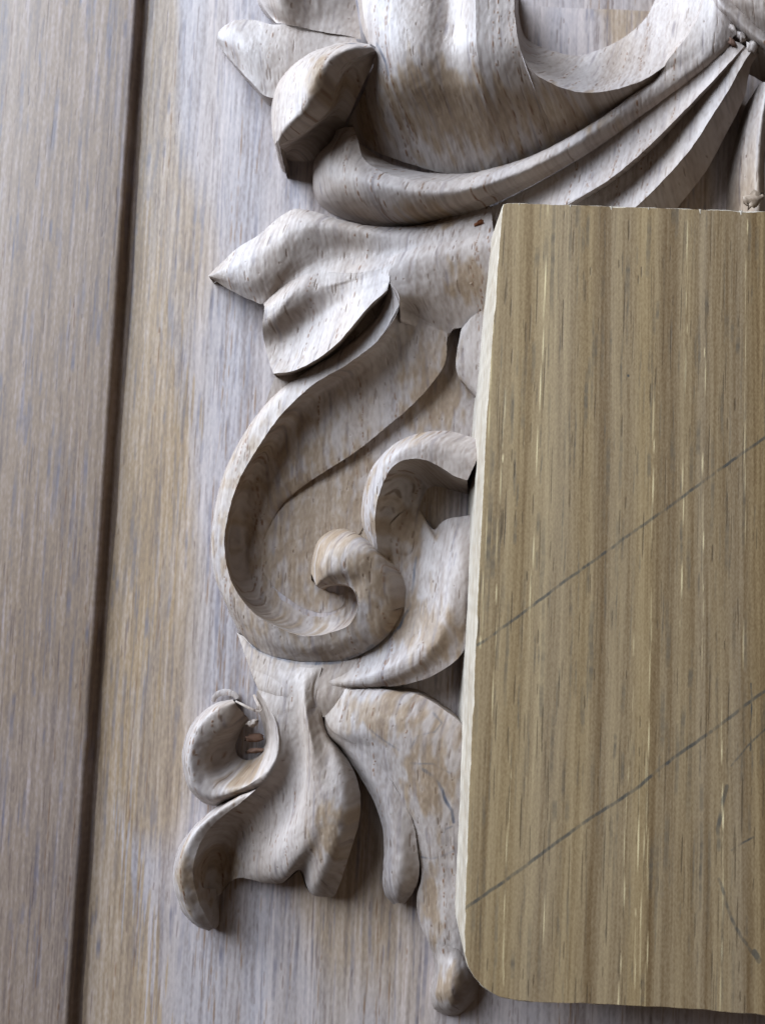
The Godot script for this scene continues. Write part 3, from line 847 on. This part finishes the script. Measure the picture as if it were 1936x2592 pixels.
func cuts_low() -> Array:
	return [
		["drooping_leaf", "", [0, 7], [
			[-378,-350,60,-340,-428,90,-305,-495,110,-279,-528,125,-257,-573,135,-246,-622,140,-248,-673,140,-266,-717,135,-296,-746,130,-332,-781,125,-384,-822,130,-419,-863,140,-436,-905,150,-443,-948,150,-437,-996,140,-425,-1048,120],
			[-316,-377,80,-276,-439,108,-250,-495,122,-229,-537,130,-212,-587,130,-203,-634,123,-208,-688,108,-228,-739,92,-257,-779,80,-293,-825,70,-332,-867,55,-367,-909,40,-391,-950,30,-399,-989,22,-399,-1023,15,-391,-1061,3],
			[-226,-422,100,-207,-469,128,-194,-519,138,-183,-569,140,-174,-620,136,-172,-667,129,-178,-715,120,-190,-761,108,-207,-801,96,-230,-839,84,-255,-874,72,-282,-910,60,-305,-940,50,-324,-969,42,-336,-990,36,-349,-1009,30],
			[-169,-429,110,-178,-472,134,-177,-521,150,-166,-569,162,-156,-618,166,-152,-668,164,-153,-719,160,-159,-760,157,-168,-796,153,-180,-828,148,-194,-861,140,-210,-895,128,-224,-929,112,-238,-961,94,-251,-987,75,-263,-1010,50],
			[-162,-428,110,-171,-475,132,-167,-527,144,-153,-580,154,-140,-633,163,-132,-681,168,-129,-729,170,-132,-768,170,-139,-803,168,-148,-834,163,-160,-865,155,-174,-896,144,-188,-926,128,-202,-957,108,-214,-982,85,-227,-1010,50],
			[-155,-428,110,-163,-478,128,-158,-533,136,-140,-586,143,-123,-639,156,-111,-686,166,-107,-732,172,-109,-771,173,-114,-807,171,-121,-838,165,-130,-869,155,-141,-897,140,-153,-922,120,-163,-941,100,-171,-956,80,-178,-971,55],
			[-146,-428,110,-155,-484,120,-144,-543,128,-124,-595,136,-96,-639,150,-79,-685,164,-71,-731,170,-69,-777,172,-74,-819,170,-84,-859,164,-96,-897,154,-108,-932,140,-120,-963,122,-129,-991,102,-135,-1013,80,-141,-1035,50],
			[-142,-427,110,-149,-488,120,-135,-551,122,-113,-605,104,-76,-649,96,-45,-692,103,-27,-742,106,-22,-787,106,-25,-829,104,-35,-871,100,-45,-908,96,-55,-946,90,-64,-981,80,-72,-1008,70,-78,-1026,60,-87,-1043,40],
			[-167,-428,0,-169,-474,0,-155,-535,0,-134,-591,0,-100,-644,0,-70,-690,0,-52,-739,0,-46,-783,0,-49,-823,0,-58,-862,0,-68,-898,0,-77,-934,0,-85,-967,0,-92,-993,0,-98,-1011,0,-106,-1027,0],
		]],
		["leaf_edge", "drooping_leaf", [], [
			[-391,-1061,3,-349,-1009,30,-263,-1010,50,-227,-1010,50,-178,-971,55],
			[-394,-1041,-3,-338,-992,-3,-254,-992,-3,-218,-992,-3,-169,-953,-3],
		]],
		["leaf_edge", "drooping_leaf", [], [
			[-178,-971,55,-141,-1035,50,-87,-1043,40],
			[-171,-957,-3,-137,-1020,-3,-81,-1029,-3],
		]],
		["leaf_side", "drooping_leaf", [], [
			[-378,-350,60,-340,-428,90,-305,-495,110,-279,-528,125],
			[-371,-353,-3,-332,-430,-3,-297,-496,-3,-272,-532,-3],
		]],
		["hanging_hook", "drooping_leaf", [1], [
			[-294,-742,0,-343,-781,0,-401,-817,0,-448,-860,0,-483,-909,0,-496,-963,0,-493,-1020,0,-469,-1081,0],
			[-299,-751,116,-353,-781,80,-411,-814,90,-458,-859,90,-493,-910,90,-506,-966,90,-502,-1024,85,-477,-1087,75],
			[-297,-748,124,-337,-775,125,-392,-813,135,-433,-849,150,-458,-896,160,-467,-945,162,-462,-1001,150,-445,-1059,125],
			[-296,-746,130,-332,-781,125,-384,-822,130,-419,-863,140,-436,-905,150,-443,-948,150,-437,-996,140,-425,-1048,120],
		]],
		["hook_tip", "drooping_leaf", [1, 3], [
			[-502,-1024,-3,-477,-1087,-3,-457,-1113,-3,-437,-1133,-3,-413,-1150,-3],
			[-502,-1024,85,-477,-1087,75,-457,-1113,65,-437,-1133,50,-413,-1150,30],
			[-462,-1001,150,-445,-1059,125,-430,-1087,110,-417,-1113,85,-407,-1141,45],
			[-437,-996,140,-425,-1048,120,-413,-1078,105,-403,-1106,85,-399,-1134,50],
			[-398,-1053,-5,-395,-1093,-5,-392,-1119,-5,-391,-1140,-5,-400,-1159,-5],
		]],
		["ring_curl", "", [1], [
			[-375,-535,0,-416,-545,0,-446,-564,0,-479,-599,0,-496,-641,0,-502,-686,0,-495,-727,0,-485,-760,0,-461,-787,0,-431,-805,0,-397,-807,0,-366,-796,0,-331,-779,0,-278,-743,0,-252,-701,0,-240,-664,0,-239,-618,0,-249,-571,0,-275,-528,0,-306,-494,0],
			[-381,-531,50,-422,-540,50,-452,-559,50,-486,-597,50,-504,-641,50,-510,-687,50,-502,-730,50,-491,-764,50,-467,-792,50,-435,-812,50,-401,-813,50,-371,-802,50,-335,-786,60,-280,-751,90,-252,-709,115,-239,-672,120,-236,-625,123,-244,-577,120,-269,-532,110,-300,-499,95],
			[-367,-533,95,-401,-545,115,-427,-564,123,-450,-595,130,-464,-636,135,-467,-673,137,-459,-710,135,-449,-737,132,-428,-758,128,-401,-768,124,-375,-766,120,-344,-755,120,-305,-735,125,-271,-714,130,-249,-684,133,-239,-655,135,-238,-618,136,-247,-573,131,-272,-532,120,-301,-497,106],
			[-361,-544,85,-375,-576,100,-393,-597,108,-417,-620,112,-430,-646,112,-437,-676,112,-436,-701,112,-428,-723,112,-410,-741,112,-388,-749,113,-355,-747,118,-318,-734,122,-286,-709,128,-262,-683,134,-248,-651,138,-245,-622,140,-253,-581,136,-270,-546,128,-287,-519,120,-305,-495,110],
			[-349,-566,50,-365,-593,60,-380,-615,65,-401,-640,65,-413,-662,65,-417,-686,65,-413,-705,65,-404,-719,66,-386,-728,68,-367,-729,70,-343,-720,74,-316,-705,80,-293,-684,86,-277,-662,90,-269,-641,92,-267,-618,92,-274,-588,90,-287,-562,86,-299,-538,80,-314,-515,75],
			[-341,-592,-5,-353,-612,-5,-363,-630,-5,-370,-644,0,-373,-659,6,-372,-672,10,-368,-683,12,-361,-690,14,-349,-696,16,-338,-697,18,-325,-694,20,-312,-684,22,-302,-674,20,-296,-661,16,-294,-650,10,-296,-634,4,-301,-613,0,-308,-593,-3,-316,-574,-5,-326,-553,-5],
		]],
		["joint", "", [], [
			[-379,-348,60,-313,-393,90,-206,-415,100,-88,-404,94,23,-341,55],
			[-338,-428,90,-261,-443,110,-181,-454,116,-82,-458,110,38,-434,70],
			[-304,-495,110,-240,-507,125,-172,-514,128,-90,-501,120,18,-472,70],
			[-268,-550,90,-209,-570,90,-150,-556,114,-106,-553,120,-7,-506,80],
		]],
		["broad_leaf", "", [1, 5], [
			[-131,-477,0,-119,-536,0,-99,-576,0,-19,-622,0,55,-688,0,102,-761,0,130,-820,0,147,-896,0,158,-967,0,149,-1029,0,158,-1085,0,177,-1127,0,203,-1172,0],
			[-143,-477,90,-130,-540,116,-110,-581,134,-30,-627,135,44,-694,135,91,-765,132,118,-821,120,135,-895,100,146,-966,80,137,-1027,70,146,-1084,65,165,-1126,65,191,-1171,60],
			[-108,-474,100,-86,-527,130,-39,-565,150,34,-609,155,101,-679,155,145,-755,150,167,-826,138,179,-901,120,183,-968,100,176,-1031,88,181,-1084,86,195,-1129,86,216,-1168,80],
			[-65,-480,118,-32,-511,138,20,-527,150,100,-560,160,165,-632,160,197,-720,152,214,-813,140,221,-898,124,221,-973,110,216,-1034,102,214,-1089,96,221,-1130,92,236,-1171,85],
			[-8,-477,95,44,-479,110,110,-495,120,176,-532,130,226,-593,140,253,-696,140,264,-808,132,265,-905,120,265,-979,110,263,-1042,102,260,-1095,96,260,-1138,92,266,-1175,86],
			[17,-479,80,66,-483,85,116,-487,110,187,-523,120,246,-573,120,282,-694,120,288,-805,120,291,-904,110,290,-978,100,288,-1042,90,287,-1097,80,286,-1142,80,290,-1182,80],
			[17,-479,0,66,-483,0,116,-487,0,187,-523,0,246,-573,0,282,-694,0,288,-805,0,291,-904,0,290,-978,0,288,-1042,0,287,-1097,0,286,-1142,0,290,-1182,0],
		]],
		["side_finger", "broad_leaf", [1, 3], [
			[-139,-475,0,-127,-538,0,-112,-582,0,-61,-638,0,-7,-709,0,28,-767,0,53,-823,0,64,-888,0,64,-941,0,65,-988,0,72,-1024,0,96,-1056,0],
			[-158,-481,60,-145,-547,75,-126,-596,85,-79,-645,85,-27,-714,85,8,-768,85,33,-825,85,44,-887,85,44,-940,85,45,-988,75,53,-1023,60,76,-1055,40],
			[-150,-478,80,-136,-543,98,-118,-589,120,-61,-635,125,6,-701,130,46,-762,132,67,-817,132,80,-876,132,83,-931,126,83,-978,113,85,-1014,90,89,-1043,60],
			[-143,-477,90,-130,-540,116,-110,-581,134,-30,-627,135,44,-694,135,91,-765,132,118,-820,125,132,-892,110,139,-941,95,135,-989,75,122,-1025,55,105,-1057,30],
			[-153,-480,0,-139,-544,0,-117,-588,0,-39,-630,0,35,-697,0,81,-766,0,108,-820,0,122,-891,0,129,-941,0,125,-989,0,112,-1025,0,95,-1056,0],
		]],
		["tail_bud", "broad_leaf", [1], [
			[172,-1144,-3,186,-1178,-3,196,-1234,-3,187,-1295,-3,197,-1331,-3,217,-1352,-3],
			[172,-1144,50,186,-1178,40,196,-1234,20,187,-1295,10,197,-1331,5,217,-1352,-5],
			[184,-1134,82,202,-1162,86,209,-1204,90,202,-1259,85,207,-1302,60,223,-1346,10],
			[212,-1130,98,231,-1158,100,238,-1191,115,234,-1246,110,233,-1300,75,238,-1351,10],
			[241,-1137,97,264,-1170,92,276,-1211,90,275,-1266,75,265,-1313,50,254,-1351,5],
			[273,-1157,70,301,-1209,30,319,-1266,0,312,-1308,0,288,-1340,-5,264,-1358,-5],
		]],
	]



# ------------------------------------------------------------------ loose bits left by the work
func chip(called: String, at: Vector3, size: Vector3, turn: Vector3, material: Material, label: String, category: String, group := "") -> void:
	var ring := []
	for j in 7:
		var row := []
		var lat := PI * j / 6.0
		for i in 11:
			var lon := TAU * (i % 10) / 10.0
			var p := Vector3(cos(lat), sin(lat) * cos(lon), sin(lat) * sin(lon))
			p = p * (1.0 + 0.8 * tool_noise.get_noise_3d(p.x * 5.0 + at.x * 9.0, p.y * 5.0 + at.y * 9.0, p.z * 5.0))
			row.append(Vector3(p.x * size.x, p.y * size.y, p.z * size.z))
		ring.append(row)
	var sh := Sheet.new()
	grid(sh, flat_rows(ring))
	for i in sh.t.size(): sh.t[i] = wood_uv(sh.v[i] / MM + at)
	var o := put(called, sh.mesh(), material, self)
	o.position = at * MM
	o.rotation = turn
	tag(o, label, category, group)

func shaving(called: String, pts: Array, width: float, material: Material, label: String, category: String) -> void:
	var rows := [[], [], []]
	for k in pts.size():
		var p: Vector3 = pts[k]
		var t: Vector3 = (pts[mini(k + 1, pts.size() - 1)] - pts[maxi(k - 1, 0)]).normalized()
		var s := t.cross(Vector3(0.2, 0.1, 1).normalized()).normalized() * width * (0.5 + 0.5 * sin(PI * (k + 0.6) / (pts.size() + 0.2)))
		rows[0].append(p - s); rows[1].append(p + Vector3(0, 0, width * 0.35)); rows[2].append(p + s)
	var sh := Sheet.new()
	grid(sh, flat_rows(rows))
	tag(put(called, sh.mesh(), material, self), label, category)

func build_crumbs() -> void:
	chip("oak_chip", Vector3(22.9, 79.4, 11.5), Vector3(1.6, 0.9, 0.7), Vector3(0.2, 0.3, 0.5), M.rust, "rust brown chip of oak wedged at the upper left corner of the block", "wood chip")
	chip("pale_crumb", Vector3(-32.5, -58.9, 6.0), Vector3(1.5, 1.1, 1.1), Vector3(0.3, 0.2, 0.4), M.carve, "round pale crumb, topmost inside the ring-shaped curl", "wood crumb")
	chip("crumb", Vector3(-31.8, -63.2, 4.0), Vector3(2.5, 1.2, 1.2), Vector3(0.0, 0.2, 0.1), M.crumb, "brown crumb lying in the middle of the hollow ring-shaped curl", "wood crumb")
	chip("crumb_001", Vector3(-31.1, -66.6, 4.0), Vector3(2.6, 0.7, 0.9), Vector3(0.0, 0.1, 0.1), M.crumb, "long thin brown crumb lowest in the hollow ring-shaped curl", "wood crumb")
	shaving("shaving", [Vector3(-36.8, -52.8, 9.0), Vector3(-34.9, -53.4, 10.0), Vector3(-32.9, -54.2, 10.5), Vector3(-31.3, -54.8, 10.5), Vector3(-30.0, -55.2, 10.0), Vector3(-29.4, -54.5, 10.0)], 0.35, M.carve, "thin splinter bridging the top of the ring-shaped curl", "splinter")
	shaving("shaving_001", [Vector3(-32.4, -51.3, 6.0), Vector3(-31.5, -52.4, 8.0), Vector3(-30.4, -53.9, 9.0), Vector3(-30.0, -55.1, 9.0)], 0.4, M.carve, "short upright splinter leaning on the leaf edge above the ring-shaped curl", "splinter")
	shaving("shaving_002", [Vector3(-44.0, -54.4, 1.5), Vector3(-43.8, -53.3, 1.5), Vector3(-42.9, -52.3, 1.5), Vector3(-41.4, -51.7, 1.5), Vector3(-39.9, -51.7, 1.5), Vector3(-38.3, -52.2, 1.5), Vector3(-37.4, -53.2, 1.5)], 0.9, M.carve, "half-round brown shaving on the panel above the ring-shaped curl", "shaving")
	chip("dust_crumb", Vector3(88.8, 133.3, 18.0), Vector3(2.2, 1.0, 1.0), Vector3(0.1, 0.2, -0.7), M.carve, "long grey crumb, leftmost under the bound stem in the top right corner", "wood crumb")
	chip("dust_crumb_001", Vector3(90.8, 131.8, 18.0), Vector3(1.6, 0.9, 0.9), Vector3(0.1, 0.2, -0.7), M.carve, "grey crumb in the middle of the row under the bound stem", "wood crumb")
	chip("dust_crumb_002", Vector3(94.0, 129.4, 17.5), Vector3(1.7, 1.3, 1.1), Vector3(0.1, 0.2, -0.7), M.carve, "roundest grey crumb under the bound stem, nearest the right edge", "wood crumb")
	chip("dust_crumb_003", Vector3(88.6, 130.3, 17.5), Vector3(1.5, 0.8, 0.8), Vector3(0.1, 0.2, -0.7), M.crumb, "brown crumb lying lowest on the stem below the bound stem", "wood crumb")
	chip("grey_chip", Vector3(94.1, 85.7, 20.0), Vector3(2.6, 2.0, 1.2), Vector3(0.1, 0.1, 0.7), M.carve, "grey angular chip at the foot of the upright leaf above the block", "wood chip")
